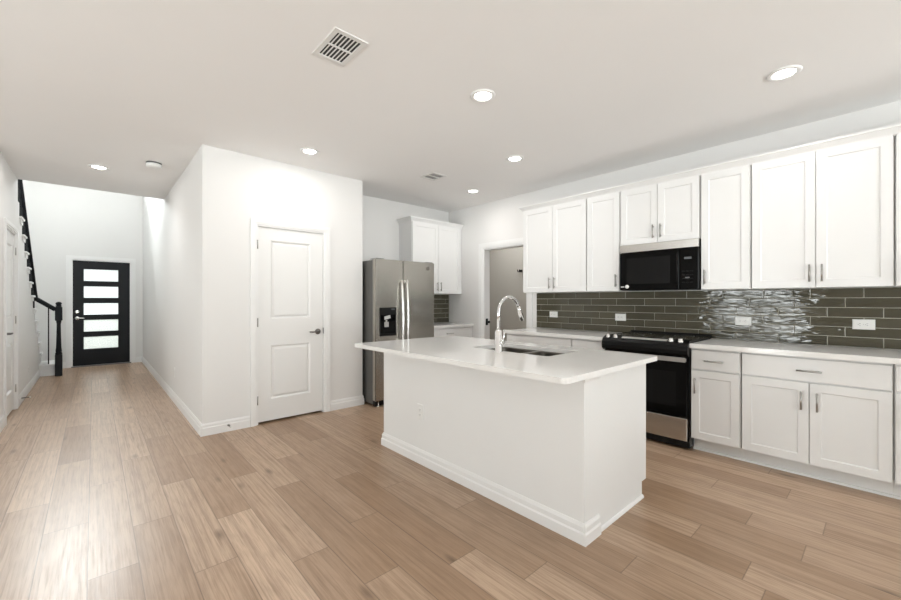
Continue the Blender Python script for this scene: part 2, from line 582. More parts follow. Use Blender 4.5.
# room beyond the cased opening
mb = MB().box(5.85, 5.97, 2.4, 6.4, 0, CEIL).box(RIGHT_X + T, 5.97, 6.4, 6.52, 0, CEIL).box(RIGHT_X + T, 5.97, 2.28, 2.4, 0, CEIL).box(RIGHT_X, RIGHT_X + T, BACK_Y + T, 6.52, 0, CEIL)
struct('wall_far_room', mb, 'beige_wall_paint', 'plain beige grey wall of the room seen through the cased opening', 'wall')
struct('ceiling_far_room', MB().box(RIGHT_X + T, 6.0, 2.28, 6.52, CEIL, CEIL + .2), 'ceiling_paint', 'ceiling of the room beyond the cased opening', 'ceiling')

# left wall of the hall: full height to the stair, then the stepped stair wall
RISE, RUN, ST0 = 0.193, 0.245, 10.12         # first nosing at y = ST0, climbing towards -y
NST = 16
LD0, LD1, LDZ = 6.085, 6.855, 2.06        # closet door in the left wall
mb = MB().box(LHALL_X - T, LHALL_X, LIV_Y, LD0, 0, CEIL).box(LHALL_X - T, LHALL_X, LD1, HALL_END, 0, CEIL).box(LHALL_X - T, LHALL_X, LD0, LD1, LDZ, CEIL)
poly = [(HALL_END, 0), (ST0 - RUN, 0)]
for n in range(2, 14):
    poly += [(ST0 - RUN * (n - 1), RISE * n - .03), (ST0 - RUN * n, RISE * n - .03)]
poly = [p for p in poly if p[0] >= HALL_END - 1e-6] + [(HALL_END, poly[-1][1])]
mb.prism(poly, 0, LHALL_X - T, LHALL_X)
mb.box(LHALL_X - T, LHALL_X, HALL_END - .12, HALL_END, CEIL, FOYER_H)
struct('wall_hall_left', mb, 'wall_paint', 'white left wall of the hall with closet door and stepped stair edge', 'wall')
struct('wall_stair', MB().box(-1.92, -1.80, LIV_Y + T, FRONT_Y + T, 0, FOYER_H), 'wall_paint', 'white wall on the far side of the stairs', 'wall')
struct('wall_upper_hall', MB().box(LHALL_X, HALL_X + T, HALL_END - .12, HALL_END - .001, CEIL + .25, FOYER_H).box(-1.8, LHALL_X - T, LIV_Y + T, LIV_Y + T + .1, 0, FOYER_H), 'wall_paint', 'upper storey wall over the hall end', 'wall')
# front wall with the entry door and an added, unseen high window to light the foyer
FD0, FD1, FDZ = -0.315, 0.570, 2.06
mb = MB().box(-1.92, FD0, FRONT_Y, FRONT_Y + T, 0, 3.6).box(FD1, HALL_X, FRONT_Y, FRONT_Y + T, 0, 3.6).box(FD0, FD1, FRONT_Y, FRONT_Y + T, FDZ, 3.6)
mb.box(-1.92, -1.2, FRONT_Y, FRONT_Y + T, 3.6, FOYER_H).box(.4, HALL_X, FRONT_Y, FRONT_Y + T, 3.6, FOYER_H).box(-1.2, .4, FRONT_Y, FRONT_Y + T, 4.8, FOYER_H)
struct('wall_front', mb, 'wall_paint', 'white two storey foyer wall around the black entry door', 'wall')
# living area behind the camera
mb = MB()
xs = [LEFT_X - T] + [v for wx in (-2.9, -0.4, 2.1) for v in (wx - .75, wx + .75)] + [RIGHT_X]
for a, b in zip(xs[0::2], xs[1::2]): mb.box(a, b, REAR_Y - T, REAR_Y, 0, CEIL)
for wx in (-2.9, -0.4, 2.1):
    mb.box(wx - .75, wx + .75, REAR_Y - T, REAR_Y, 0, .5).box(wx - .75, wx + .75, REAR_Y - T, REAR_Y, 2.4, CEIL)
struct('wall_rear', mb, 'wall_paint', 'white living room wall with three tall windows behind the camera', 'wall')
mb = MB().box(LEFT_X - T, LEFT_X, REAR_Y, 1.4, 0, CEIL).box(LEFT_X - T, LEFT_X, 3.5, LIV_Y + T, 0, CEIL).box(LEFT_X - T, LEFT_X, 1.4, 3.5, 2.15, CEIL)
struct('wall_left', mb, 'wall_paint', 'white living room wall with the patio door', 'wall')
struct('wall_living', MB().box(LEFT_X, LHALL_X - T, LIV_Y, LIV_Y + T, 0, CEIL), 'wall_paint', 'white living room wall left of the hall mouth', 'wall')

# windows
def window(name, mb_frame, mb_glass, label):
    w = tag(mb_frame.build(name, 'trim_white'), label, 'window', kind='structure')
    mb_glass.build('pane', 'window_glass', w)


for i, (wx, lb) in enumerate(((-2.9, 'tall white living room window nearest the patio door'), (-0.4, 'tall white living room window in the middle of the rear wall'),
                              (2.1, 'tall white living room window nearest the kitchen'))):
    m = rect_frame(MB(lambda u, v, w: (u, REAR_Y - .09 + w, v)), wx - .75, wx + .75, .5, 2.4, .06, 0, .06)
    m.box(wx - .69, wx + .69, 1.42, 1.47, 0, .06)
    g = MB().box(wx - .69, wx + .69, REAR_Y - .07, REAR_Y - .064, .56, 2.34)
    window(f'window_{i + 1}', m, g, lb)
m = rect_frame(MB(lambda u, v, w: (LEFT_X - .09 + w, u, v)), 1.4, 3.5, 0, 2.15, .07, 0, .06)
m.box(2.41, 2.49, .07, 2.08, 0, .06)
window('window_4', m, MB().box(LEFT_X - .07, LEFT_X - .064, 1.47, 3.43, .07, 2.08), 'wide glazed patio door of the living room')
m = rect_frame(MB(lambda u, v, w: (u, FRONT_Y + .03 + w, v)), -1.2, .4, 3.6, 4.8, .06, 0, .06)
window('window_5', m, MB().box(-1.14, .34, FRONT_Y + .05, FRONT_Y + .056, 3.66, 4.74), 'added unseen foyer window above the entry door for extra light')  # invented window, out of view, the opening for the foyer lamp

# baseboards
BB = [(0, 0), (.016, 0), (.016, .072), (.011, .080), (.011, .098), (.004, .114), (0, .114)]


def baseboard(name, path, label):
    tag(MB().sweep(path, BB).build(name, 'trim_white'), label, 'baseboard', kind='structure')


baseboard('baseboard_hall_right', [(HALL_X, FRONT_Y), (HALL_X, PANTRY_Y), (PD0 - .062, PANTRY_Y)], 'white baseboard turning the corner from hall to pantry wall')
baseboard('baseboard_pantry', [(PD1 + .062, PANTRY_Y), (PANTRY_X1, PANTRY_Y), (PANTRY_X1, BACK_Y)], 'short white baseboard between pantry door and refrigerator')
baseboard('baseboard_hall_left', [(LEFT_X, LIV_Y), (LHALL_X, LIV_Y), (LHALL_X, LD0 - .062)], 'white baseboard before the closet door')
baseboard('baseboard_stair', [(LHALL_X, LD1 + .062), (LHALL_X, 9.495)], 'white baseboard under the stairs in the hall')
baseboard('baseboard_front', [(FD1 + .075, FRONT_Y), (HALL_X - .017, FRONT_Y)], 'short white baseboard right of the entry door')
baseboard('baseboard_front_left', [(-1.8, FRONT_Y), (FD0 - .075, FRONT_Y)], 'white baseboard left of the entry door behind the newel post')

# cased opening trim
def casing(name, xf, u0, u1, top, bw, label, jamb=None, parent=None):
    m = MB(xf)
    for (a, b, w) in ((0, bw * .3, .014), (bw * .3, bw, .019)):
        m.box(u0 - b, u0 - a, 0, top + b, 0, w)
        m.box(u1 + a, u1 + b, 0, top + b, 0, w)
        m.box(u0 - a, u1 + a, top + a, top + b, 0, w)
    if jamb:
        m.box(u0, u0 + .018, 0, top, -jamb, 0.004); m.box(u1 - .018, u1, 0, top, -jamb, 0.004); m.box(u0 + .018, u1 - .018, top - .018, top, -jamb, 0.004)
    return m.build(name, 'trim_white', parent)


o = casing('trim_1', FX(RIGHT_X), OP0, OP1, OPZ, .085, '', jamb=T)
tag(o, 'white casing around the doorless opening beside the corner cabinets', 'trim', kind='structure')
m = MB().box(RIGHT_X + .03, RIGHT_X + .075, OP1 - .024, OP1 - .018, .90, 1.0)
m.tube([(RIGHT_X + .055, OP1 - .024, .95), (RIGHT_X + .055, OP1 - .05, .95)], .012).lathe((RIGHT_X + .055, OP1 - .05, .95), (0, -1, 0), [(.010, 0), (.018, .005), (.021, .015), (.015, .024), (0, .026)])
m.build('latch_hardware', 'black_paint', o)  # knob on a plate added to the jamb; no door hangs here


# ------------------------------------------------------------------ doors
def lever(parent, root, out, along, mat='nickel', rose=.032):
    """door lever: rose on the door face at root, 'out' unit vector from the face, 'along' unit vector of the lever"""
    r, o, a = Vector(root), Vector(out), Vector(along)
    m = MB().lathe(r, out, [(rose, 0), (rose, .006), (rose * .8, .012), (.013, .014), (.013, .045), (0, .047)])
    p0 = r + o * .045
    m.tube([p0, p0 + a * .03 + o * .006, p0 + a * .07 + o * .005, p0 + a * .11 - o * .002], [.011, .010, .009, .008])
    return m.build('door_handle', mat, parent)


def panel_door(xf, u0, u1, v0, v1, th, panels):
    """slab with recessed, raised-centre panels; w = 0 is the front face, slab runs back to -th"""
    m = MB(xf)
    us = sorted({p[0] for p in panels}); pu0, pu1 = us[0], panels[0][1]
    m.box(u0, pu0, v0, v1, -th, 0); m.box(pu1, u1, v0, v1, -th, 0)
    zs = [v0]
    for p in sorted(panels, key=lambda p: p[2]): zs += [p[2], p[3]]
    zs.append(v1)
    for a, b in zip(zs[0::2], zs[1::2]): m.box(pu0, pu1, a, b, -th, 0)
    for (a, b, c, d) in panels:
        g, h = .016, .04
        m.box(a, b, c, d, -th, -.016)
        # sloped sticking around the panel
        for (r0, r1) in (((a, b, c, c), (a, b, c, c)),):
            pass
        m.frustum((a + g + .004, b - g - .004, c + g + .004, d - g - .004), (a + h, b - h, c + h, d - h), -.016, -.005)
        for q in ((a, a + g, c, d), (b - g, b, c, d)):
            left = q[0] == a
            pts = [(q[0], c, -.016), (q[1], c, -.016), (q[1], d, -.016), (q[0], d, -.016)]
            e = q[0] if left else q[1]
            m.hull(pts + [(e, c, 0), (e, d, 0)], [(0, 1, 2, 3), (0, 4, 1), (3, 2, 5)] + ([(0, 3, 5, 4), (1, 4, 5, 2)] if left else [(1, 2, 5, 4), (0, 4, 5, 3)]))
        for low in (True, False):
            e, i = (c, c + g) if low else (d, d - g)
            m.hull([(a, e, -.016), (b, e, -.016), (b, i, -.016), (a, i, -.016), (a, e, 0), (b, e, 0)],
                   [(0, 1, 2, 3), (0, 1, 5, 4), (3, 2, 5, 4), (0, 4, 3), (1, 2, 5)])
    return m


# pantry door
d1 = thing('door_1', ((PD0 + PD1) / 2, PANTRY_Y, 0), 'white two panel pantry door with nickel lever left of the refrigerator', 'door', kind='structure')
casing('casing', FY(PANTRY_Y), PD0, PD1, PDZ, .058, '', jamb=T, parent=d1)
sl = panel_door(FY(PANTRY_Y + .012), PD0 + .021, PD1 - .021, .022, PDZ - .021, .035, [(1.376, 1.800, .245, .805), (1.376, 1.800, 1.085, 1.905)]).build('door_slab', 'door_white', d1)
lever(sl, (1.885, PANTRY_Y + .012, .925), (0, -1, 0), (-1, 0, 0), 'dark_nickel')
for hz in (.25, 1.05, 1.85):
    MB().tube([(PD0 + .012, PANTRY_Y - .002, hz - .045), (PD0 + .012, PANTRY_Y - .002, hz + .045)], .007, 8).build('hinge', 'nickel', sl)
MB().box(PD1 - .019, PD1 - .016, PANTRY_Y - .006, PANTRY_Y + .01, .90, .965).build('latch_hardware', 'dark_nickel', d1)

# front door
d2 = thing('door_2', ((FD0 + FD1) / 2, FRONT_Y, 0), 'black entry door with five horizontal glass panes at hall end', 'door', kind='structure')
casing('casing', FY(FRONT_Y), FD0, FD1, FDZ, .07, '', jamb=T, parent=d2)
a0, a1 = FD0 + .02, FD1 - .02
LU0, LU1 = -.144, .372
ROWS = [(.331, .572), (.668, .899), (.995, 1.226), (1.322, 1.553), (1.649, 1.885)]
m = MB(FY(FRONT_Y + .03)).box(a0, LU0, .02, FDZ - .02, -.045, 0).box(LU1, a1, .02, FDZ - .02, -.045, 0)
zz = [.02] + [q for r in ROWS for q in r] + [FDZ - .02]
for a, b in zip(zz[0::2], zz[1::2]): m.box(LU0, LU1, a, b, -.045, 0)
sl2 = m.build('door_slab', 'black_paint', d2)
for (a, b) in ROWS:
    f = rect_frame(MB(FY(FRONT_Y + .03)), LU0 - .012, LU1 + .012, a - .012, b + .012, .016, 0, .009).build('pane_frame', 'black_paint', sl2)
    MB(FY(FRONT_Y + .03)).box(LU0 + .001, LU1 - .001, a + .001, b - .001, -.026, -.020).build('pane', 'rain_glass', sl2)
lever(sl2, (-.232, FRONT_Y + .03, .935), (0, -1, 0), (1, 0, 0), 'bright_steel', .034)
MB().lathe((-.232, FRONT_Y + .03, 1.06), (0, -1, 0), [(.034, 0), (.034, .01), (.026, .018), (0, .02)]).box(-.238, -.226, FRONT_Y - .012, FRONT_Y + .012, 1.042, 1.078).build('deadbolt', 'bright_steel', sl2)
MB().box(FD0, FD1, FRONT_Y - .03, FRONT_Y + T, 0, .018).build('threshold', 'dark_nickel', d2)

# closet door in the hall's left wall
d3 = thing('door_3', (LHALL_X, (LD0 + LD1) / 2, 0), 'glossy white two panel closet door on the left side of the hall', 'door', kind='structure')
casing('casing', FXP(LHALL_X), LD0, LD1, LDZ, .06, '', jamb=T, parent=d3)
sl3 = panel_door(FXP(LHALL_X - .012), LD0 + .021, LD1 - .021, .022, LDZ - .021, .035, [(LD0 + .15, LD1 - .15, .245, .805), (LD0 + .15, LD1 - .15, 1.085, 1.905)]).build('door_slab', 'door_white', d3)
lever(sl3, (LHALL_X - .012, LD0 + .095, .925), (1, 0, 0), (0, 1, 0), 'dark_nickel')
for hz in (.25, 1.05, 1.85):
    MB().tube([(LHALL_X + .002, LD1 - .012, hz - .045), (LHALL_X + .002, LD1 - .012, hz + .045)], .007, 8).build('hinge', 'nickel', sl3)

# ------------------------------------------------------------------ stairs, rail, newel
st = thing('staircase', (-1.2, 8.3, 0), 'white staircase climbing from the foyer along the left hall wall', 'staircase')
for n in range(1, NST + 1):
    yf = ST0 - RUN * (n - 1)
    z = RISE * n
    xr = -.45 if n == 1 else LHALL_X - .0005
    yb = ST0 - RUN * n
    if yf - RUN > HALL_END - .9 :
        x_open = xr
        if n == 1:
            yb = 9.5
            MB().box(LHALL_X + .001, -.49, yb, ST0 - RUN, .0, z - .032).build('riser', 'stair_white', st)
            MB().box(-1.795, -.49, ST0 - RUN, yf - .02, .0, z - .032).build('riser', 'stair_white', st)
            MB().box(LHALL_X + .001, -.47, yb - .022, ST0 - RUN, z - .032, z).box(-1.795, -.47, ST0 - RUN, yf + .006, z - .032, z).build('tread', 'stair_white', st)
        else:
            inside = yb < HALL_END
            MB().box(-1.795, LHALL_X - T - .002, yf - .04, yf - .02, z - RISE, z - .032).build('riser', 'stair_white', st)
            m = MB().box(-1.795, (LHALL_X - T - .002) if inside else (LHALL_X + .028), yb - .018, yf + .006, z - .030, z).bevel(.006)
            if not inside:      # return bracket under the open end
                m.box(LHALL_X + .001, LHALL_X + .012, yb + .02, yf - .012, z - .085, z - .031)
            m.build('tread', 'stair_white', st)

rail = thing('stair_railing', (LHALL_X - .03, 9.3, RISE), 'black stair railing with thin balusters climbing above the white treads', 'railing')
RX = LHALL_X - .040
zr = lambda y: RISE * (1 + (ST0 - y) / RUN) + .59      # handrail line above the nosings
m = MB()
pr_ = [(-.036, -.03), (.036, -.03), (.036, .012), (.022, .03), (-.022, .03), (-.036, .012)]
ya, yb_ = 9.42, HALL_END + .01
za, zb = zr(ya), zr(yb_)
pts = [(RX + px, ya, za + pz) for px, pz in pr_] + [(RX + px, yb_, zb + pz) for px, pz in pr_]
n_ = len(pr_)
m.hull(pts, [tuple(range(n_))[::-1], tuple(range(n_, 2 * n_))] + [(i, (i + 1) % n_, n_ + (i + 1) % n_, n_ + i) for i in range(n_)])
# easing: vertical drop, then a sloping length down to the newel post
NX, NY = -.437, 9.40
m.box(RX - .034, RX + .034, ya - .005, ya + .065, 1.285, za + .03)
p0, p1 = Vector((RX, ya + .03, 1.315)), Vector((NX - .035, NY, 1.12))
dirv = (p1 - p0).normalized(); side = dirv.cross(Vector((0, 0, 1))).normalized(); up = side.cross(dirv)
ring = lambda p: [tuple(p + side * px + up * pz) for px, pz in pr_]
m.hull(ring(p0) + ring(p1), [tuple(range(n_))[::-1], tuple(range(n_, 2 * n_))] + [(i, (i + 1) % n_, n_ + (i + 1) % n_, n_ + i) for i in range(n_)])
m.build('handrail', 'black_paint', rail)
for n in range(2, 14):
    for q in (.06, .185):
        y = ST0 - RUN * (n - 1) - q
        if y < HALL_END + .02 or y > ya + .02: continue
        MB().box(RX - .008, RX + .008, y - .008, y + .008, RISE * n, zr(y) - .028).build('baluster', 'black_paint', rail)
MB().box(-.575, -.559, 9.53, 9.546, RISE, 1.205).build('baluster', 'black_paint', rail)

nw = thing('newel_post', (NX, NY, 0), 'black turned newel post at the foot of the stairs', 'newel post')
MB().box(NX - .045, NX + .045, NY - .045, NY + .045, 0, .36).bevel(.006).build('base_block', 'black_paint', nw)
MB().lathe((NX, NY, .36), (0, 0, 1), [(.043, 0), (.045, .02), (.036, .04), (.040, .06), (.034, .12), (.028, .35), (.026, .52), (.033, .555), (.03, .57)], 20).build('shaft', 'black_paint', nw)
MB().box(NX - .045, NX + .045, NY - .045, NY + .045, .93, 1.17).bevel(.012).build('rail_block', 'black_paint', nw)
MB().lathe((NX, NY, 1.17), (0, 0, 1), [(.03, 0), (.045, .012), (.028, .025), (.04, .045), (.038, .065), (.02, .08), (0, .084)], 20).build('finial', 'black_paint', nw)

# ------------------------------------------------------------------ cabinets
def bar_pull(face, u, v, length, vertical, parent, mat='nickel'):
    """bar pull standing off a face; (u, v) its centre"""
    xf = face
    m = MB()
    h = length / 2
    P = lambda a, w: Vector(xf(u, v + a, w)) if vertical else Vector(xf(u + a, v, w))
    m.tube([P(-h, .030), P(h, .030)], .0062, 10)
    for a in (-h * .72, h * .72): m.tube([P(a, 0), P(a, .030)], .005, 8)
    return m.build('handle', mat, parent)


def shaker(face, u0, u1, v0, v1, parent, name='door', bw=.057, th=.019):
    m = MB(face)
    rect_frame(m, u0, u1, v0, v1, bw, 0, th)
    m.box(u0 + bw, u1 - bw, v0 + bw, v1 - bw, 0, th - .0075)
    g = .006                                        # small sloped bead along the inner frame edge
    w0, w1 = th - .0075, th - .002
    for (a, b, ax) in ((u0 + bw, u0 + bw + g, 0), (u1 - bw - g, u1 - bw, 1)):
        e = a if ax == 0 else b
        m.hull([(a, v0 + bw, w0), (b, v0 + bw, w0), (b, v1 - bw, w0), (a, v1 - bw, w0), (e, v0 + bw, w1), (e, v1 - bw, w1)],
               [(0, 1, 2, 3), (0, 4, 1), (3, 2, 5)] + ([(0, 3, 5, 4), (1, 4, 5, 2)] if ax == 0 else [(1, 2, 5, 4), (0, 4, 5, 3)]))
    for (a, b, ax) in ((v0 + bw, v0 + bw + g, 0), (v1 - bw - g, v1 - bw, 1)):
        e = a if ax == 0 else b
        m.hull([(u0 + bw, a, w0), (u1 - bw, a, w0), (u1 - bw, b, w0), (u0 + bw, b, w0), (u0 + bw, e, w1), (u1 - bw, e, w1)],
               [(0, 1, 2, 3), (0, 3, 4), (1, 5, 2)] + ([(0, 4, 5, 1), (3, 2, 5, 4)] if ax == 0 else [(3, 4, 5, 2), (0, 1, 5, 4)]))
    return m.build(name, 'cabinet_white', parent)


def slab_front(face, u0, u1, v0, v1, parent, name='drawer', th=.019):
    return MB(face).box(u0, u1, v0, v1, 0, th).bevel(.002).build(name, 'cabinet_white', parent)


UF = 4.078                                  # upper carcass front plane
UB = RIGHT_X - .002
UTOP = 2.418


def upper(y0, y1, z0, pair, hand, label, group='white shaker wall cabinets along the right wall'):
    t = thing('wall_cabinet', (RIGHT_X - .17, (y0 + y1) / 2, z0), label, 'cabinet', group)
    MB().box(UF, UB, y0 + .001, y1 - .001, z0, UTOP).build('body', 'cabinet_white', t)
    f = FX(UF - .0005)
    e = .007
    hz = z0 + .045 + .065
    if pair:
        mid = (y0 + y1) / 2
        for (a, b, hu) in ((y0 + e, mid - .0025, mid - .035), (mid + .0025, y1 - e, mid + .035)):
            d = shaker(f, a, b, z0 + .004, UTOP - .012, t)
            bar_pull(FX(UF - .0195), hu, hz, .13, True, d)
    else:
        d = shaker(f, y0 + e, y1 - e, z0 + .004, UTOP - .012, t)
        bar_pull(FX(UF - .0195), (y0 + e + .030) if hand == 'r' else (y1 - e - .030), hz, .13, True, d)
    return t


UZ = 1.374
upper(2.236, 3.112, UZ, True, None, 'white two door shaker wall cabinet next to the cased opening')
upper(1.861, 2.233, UZ, False, 'r', 'narrow white single door wall cabinet just left of the microwave')
upper(1.130, 1.858, 1.838, True, None, 'short white two door wall cabinet directly above the microwave')
upper(0.760, 1.127, UZ, False, 'l', 'narrow white single door wall cabinet just right of the microwave')
upper(-.037, .757, UZ, True, None, 'widest white two door wall cabinet right of the narrow one beside microwave')
upper(-.62, -.040, UZ, False, 'l', 'white wall cabinet cut off by the right edge of the photo')

CROWN = [(0, -.012), (.012, -.012), (.016, .0), (.042, .032), (.050, .036), (.050, .052), (0, .052)]
tag(MB().sweep([(UB, 3.112), (UF - .0005, 3.112), (UF - .0005, -.62)], [(o, z + UTOP) for o, z in CROWN]).box(UF, UB, -.62, 3.111, UTOP + .001, UTOP + .02).build('crown_moulding', 'cabinet_white'),
    'long white crown moulding topping the wall cabinets along the right wall', 'moulding')

# base cabinets
BF = 3.771
BTOP = .876


def base_cab(y0, y1, label, pair, hand, group='white base cabinets along the right wall'):
    t = thing('base_cabinet', ((BF + RIGHT_X) / 2, (y0 + y1) / 2, 0), label, 'cabinet', group)
    m = MB().box(BF, UB, y0 + .001, y1 - .001, .112, BTOP - .001)
    m.build('body', 'cabinet_white', t)
    m = MB().box(BF + .075, UB, y0 - .0012, y1 + .0012, 0, .112)
    m.prism([(BF + .075, 0), (BF + .058, 0), (BF + .061, .014), (BF + .075, .018)], 1, y0 - .0012, y1 + .0012)
    m.build('toe_kick', 'cabinet_white', t)
    f = FX(BF - .0005); h = FX(BF - .0195)
    e = .007
    d = slab_front(f, y0 + e, y1 - e, .702, .862, t)
    bar_pull(h, (y0 + y1) / 2, .777, .135, False, d)
    if pair:
        mid = (y0 + y1) / 2
        for (a, b, hu) in ((y0 + e, mid - .0025, mid - .042), (mid + .0025, y1 - e, mid + .042)):
            d = shaker(f, a, b, .118, .690, t)
            bar_pull(h, hu, .565, .13, True, d)
    else:
        d = shaker(f, y0 + e, y1 - e, .118, .690, t)
        bar_pull(h, (y0 + e + .032) if hand == 'r' else (y1 - e - .032), .565, .13, True, d)


base_cab(.766, 1.116, 'narrow white base cabinet with one drawer right beside the range', False, 'l')
base_cab(-.030, .763, 'wide white base cabinet with long drawer over two doors right of range', True, None)
base_cab(-.62, -.033, 'white base cabinet cut off by the right edge of the photo', False, 'l')
base_cab(2.238, 3.128, 'wide white base cabinet behind the faucet beside the cased opening', True, None)
base_cab(1.872, 2.235, 'narrow white base cabinet left of the range behind the island', False, 'r')


def counter(name, outline, z0, z1, label, hole_list=(), rounds=.0):
    """slab from a 2-D outline with optional holes"""
    bm = bmesh.new()
    es = []
    for loop in [outline, *hole_list]:
        vs = [bm.verts.new((x, y, z0)) for x, y in loop]
        es += [bm.edges.new((vs[i], vs[(i + 1) % len(vs)])) for i in range(len(vs))]
    g = bmesh.ops.triangle_fill(bm, use_beauty=True, use_dissolve=False, edges=es)
    fs = [f for f in g['geom'] if isinstance(f, bmesh.types.BMFace)]
    ex = bmesh.ops.extrude_face_region(bm, geom=fs)
    for v in ex['geom']:
        if isinstance(v, bmesh.types.BMVert): v.co.z = z1
    m = MB(); m.bm.free(); m.bm = bm
    bmesh.ops.recalc_face_normals(bm, faces=bm.faces)
    be = [e for e in bm.edges if len(e.link_faces) == 2 and e.calc_face_angle(0) > R(60) and abs(e.verts[0].co.z - e.verts[1].co.z) < 1e-5]
    bmesh.ops.bevel(bm, geom=be, offset=.003, segments=2, affect='EDGES', clamp_overlap=True)
    return tag(m.build(name, 'quartz'), label, 'countertop')


def rrect(x0, x1, y0, y1, r, n=5, cc=True):
    pts = []
    for cx, cy, a0 in ((x1 - r, y0 + r, -90), (x1 - r, y1 - r, 0), (x0 + r, y1 - r, 90), (x0 + r, y0 + r, 180)):
        for k in range(n + 1):
            a = R(a0 + 90 * k / n)
            pts.append((cx + r * math.cos(a), cy + r * math.sin(a)))
    return pts


CT = .914
counter('countertop', [(3.722, -.62), (UB - .009, -.62), (UB - .009, 1.1145), (3.722, 1.1145)], BTOP, CT, 'white quartz countertop to the right of the range')
counter('countertop', [(3.722, 1.8735), (UB - .009, 1.8735), (UB - .009, 3.135), (3.722, 3.135)], BTOP, CT, 'white quartz countertop between range and cased opening')

# backsplash tiles: each tile its own bevelled slab in one mesh, over a grout bed
def backsplash(name, xf, u0, u1, v0, v1, label, phase):
    m = MB(xf).box(u0, u1, v0, v1, 0.0, .0045)
    bed_faces = len(m.bm.faces)
    tw, th, g = .305, .0763, .0042
    rows = int(math.ceil((v1 - v0) / th))
    rnd = random.Random(3)
    tones = []
    for r in range(rows):
        zt = v1 - r * th
        zb = max(zt - th, v0)
        if zt - zb < .012: continue
        offs = phase + (r % 3) * tw / 3
        k = math.floor((u0 - offs) / tw)
        while offs + k * tw < u1:
            a, b = max(offs + k * tw, u0), min(offs + (k + 1) * tw, u1)
            k += 1
            if b - a < .012: continue
            t1, t2, t3, t4 = (rnd.uniform(-.0005, .0005) for _ in range(4))
            A, B, Z0, Z1 = a + g / 2, b - g / 2, zb + g / 2, zt - g / 2
            e = .0025
            m.hull([(A, Z0, .003), (B, Z0, .003), (B, Z1, .003), (A, Z1, .003),
                    (A, Z0, .0075), (B, Z0, .0075), (B, Z1, .0075), (A, Z1, .0075),
                    (A + e, Z0 + e, .0092 + t1), (B - e, Z0 + e, .0092 + t2), (B - e, Z1 - e, .0092 + t3), (A + e, Z1 - e, .0092 + t4)],
                   [(0, 3, 2, 1), (0, 1, 5, 4), (1, 2, 6, 5), (2, 3, 7, 6), (3, 0, 4, 7),
                    (4, 5, 9, 8), (5, 6, 10, 9), (6, 7, 11, 10), (7, 4, 8, 11), (8, 9, 10, 11)])
            tones.append(rnd.random())
    cl = m.bm.loops.layers.float_color.new('tone')
    m.bm.faces.ensure_lookup_table()
    for i, f in enumerate(m.bm.faces):
        if i >= bed_faces:
            t = tones[(i - bed_faces) // 10]
            f.material_index = 1
            for l in f.loops: l[cl] = (t, t, t, 1)
    o = m.build(name, 'grout')
    o.data.materials.append(MATS['green_tile'])
    return tag(o, label, 'backsplash')


backsplash('tile_backsplash', FX(RIGHT_X - .0005), -.62, 3.132, .9155, UZ - .001, 'glossy olive green subway tile backsplash along the right wall', .116)
backsplash('tile_backsplash', FY(BACK_Y - .0005), 3.41, RIGHT_X - .003, .9155, UZ - .001, 'small olive green tile backsplash in the corner beside the refrigerator', 3.6)

# corner run on the back wall
CX0 = 3.39
t = thing('wall_cabinet', ((CX0 + RIGHT_X) / 2, BACK_Y - .17, UZ), 'white two door wall cabinet on back wall above the refrigerator side counter', 'cabinet')
UFY = 4.583
MB().box(CX0, RIGHT_X - .004, UFY, BACK_Y - .002, UZ + .004, UTOP + .01).build('body', 'cabinet_white', t)
mid = 3.885
for (a, b, hu) in ((CX0 + .007, mid - .0025, mid - .035), (mid + .0025, RIGHT_X - .05, mid + .035)):
    d = shaker(FY(UFY - .0005), a, b, UZ + .008, UTOP - .002, t)
    bar_pull(FY(UFY - .0195), hu, UZ + .11, .13, True, d)
cr = [(o, z + UTOP + .01) for o, z in CROWN]
tag(MB().sweep([(CX0, BACK_Y - .002), (CX0, UFY - .0005), (RIGHT_X - .004, UFY - .0005)], cr).box(CX0 + .001, RIGHT_X - .004, UFY, BACK_Y - .002, UTOP + .011, UTOP + .03).build('crown_moulding', 'cabinet_white'),
    'short white crown moulding on the corner wall cabinet near refrigerator', 'moulding')
BFY = 4.345
t = thing('base_cabinet', ((CX0 + RIGHT_X) / 2, BFY + .27, 0), 'white base cabinet in the corner between refrigerator and cased opening', 'cabinet')
MB().box(CX0 + .012, RIGHT_X - .004, BFY, BACK_Y - .002, .112, BTOP - .001).build('body', 'cabinet_white', t)
MB().box(CX0 + .012, RIGHT_X - .004, BFY + .06, BACK_Y - .002, 0, .112).build('toe_kick', 'cabinet_white', t)
d = slab_front(FY(BFY - .0005), CX0 + .02, RIGHT_X - .06, .702, .862, t)
bar_pull(FY(BFY - .0195), 3.885, .79, .135, False, d)
for (a, b, hu) in ((CX0 + .02, mid - .0025, mid - .042), (mid + .0025, RIGHT_X - .06, mid + .042)):
    d = shaker(FY(BFY - .0005), a, b, .118, .690, t)
    bar_pull(FY(BFY - .0195), hu, .565, .13, True, d)
counter('countertop', [(CX0 + .008, BFY - .04), (RIGHT_X - .004, BFY - .04), (RIGHT_X - .004, BACK_Y - .011), (CX0 + .008, BACK_Y - .011)], BTOP, CT, 'small white quartz countertop in the corner beside the refrigerator')

# ------------------------------------------------------------------ island
IX0, IX1, IY0, IY1 = 1.905, 2.70, 1.062, 2.985
KW = 2.055                                  # back of the half wall
isl = thing('kitchen_island', ((IX0 + IX1) / 2, (IY0 + IY1) / 2, 0), 'long white kitchen island base in front of the range', 'kitchen island')
MB().box(IX0, KW, IY0, IY1, 0, .883).build('half_wall', 'island_white', isl)
m = MB().box(KW + .001, IX1, IY0 + .02, IY1 - .02, .102, .883).box(KW + .001, IX1 - .062, IY0 + .02, IY1 - .02, 0, .102)
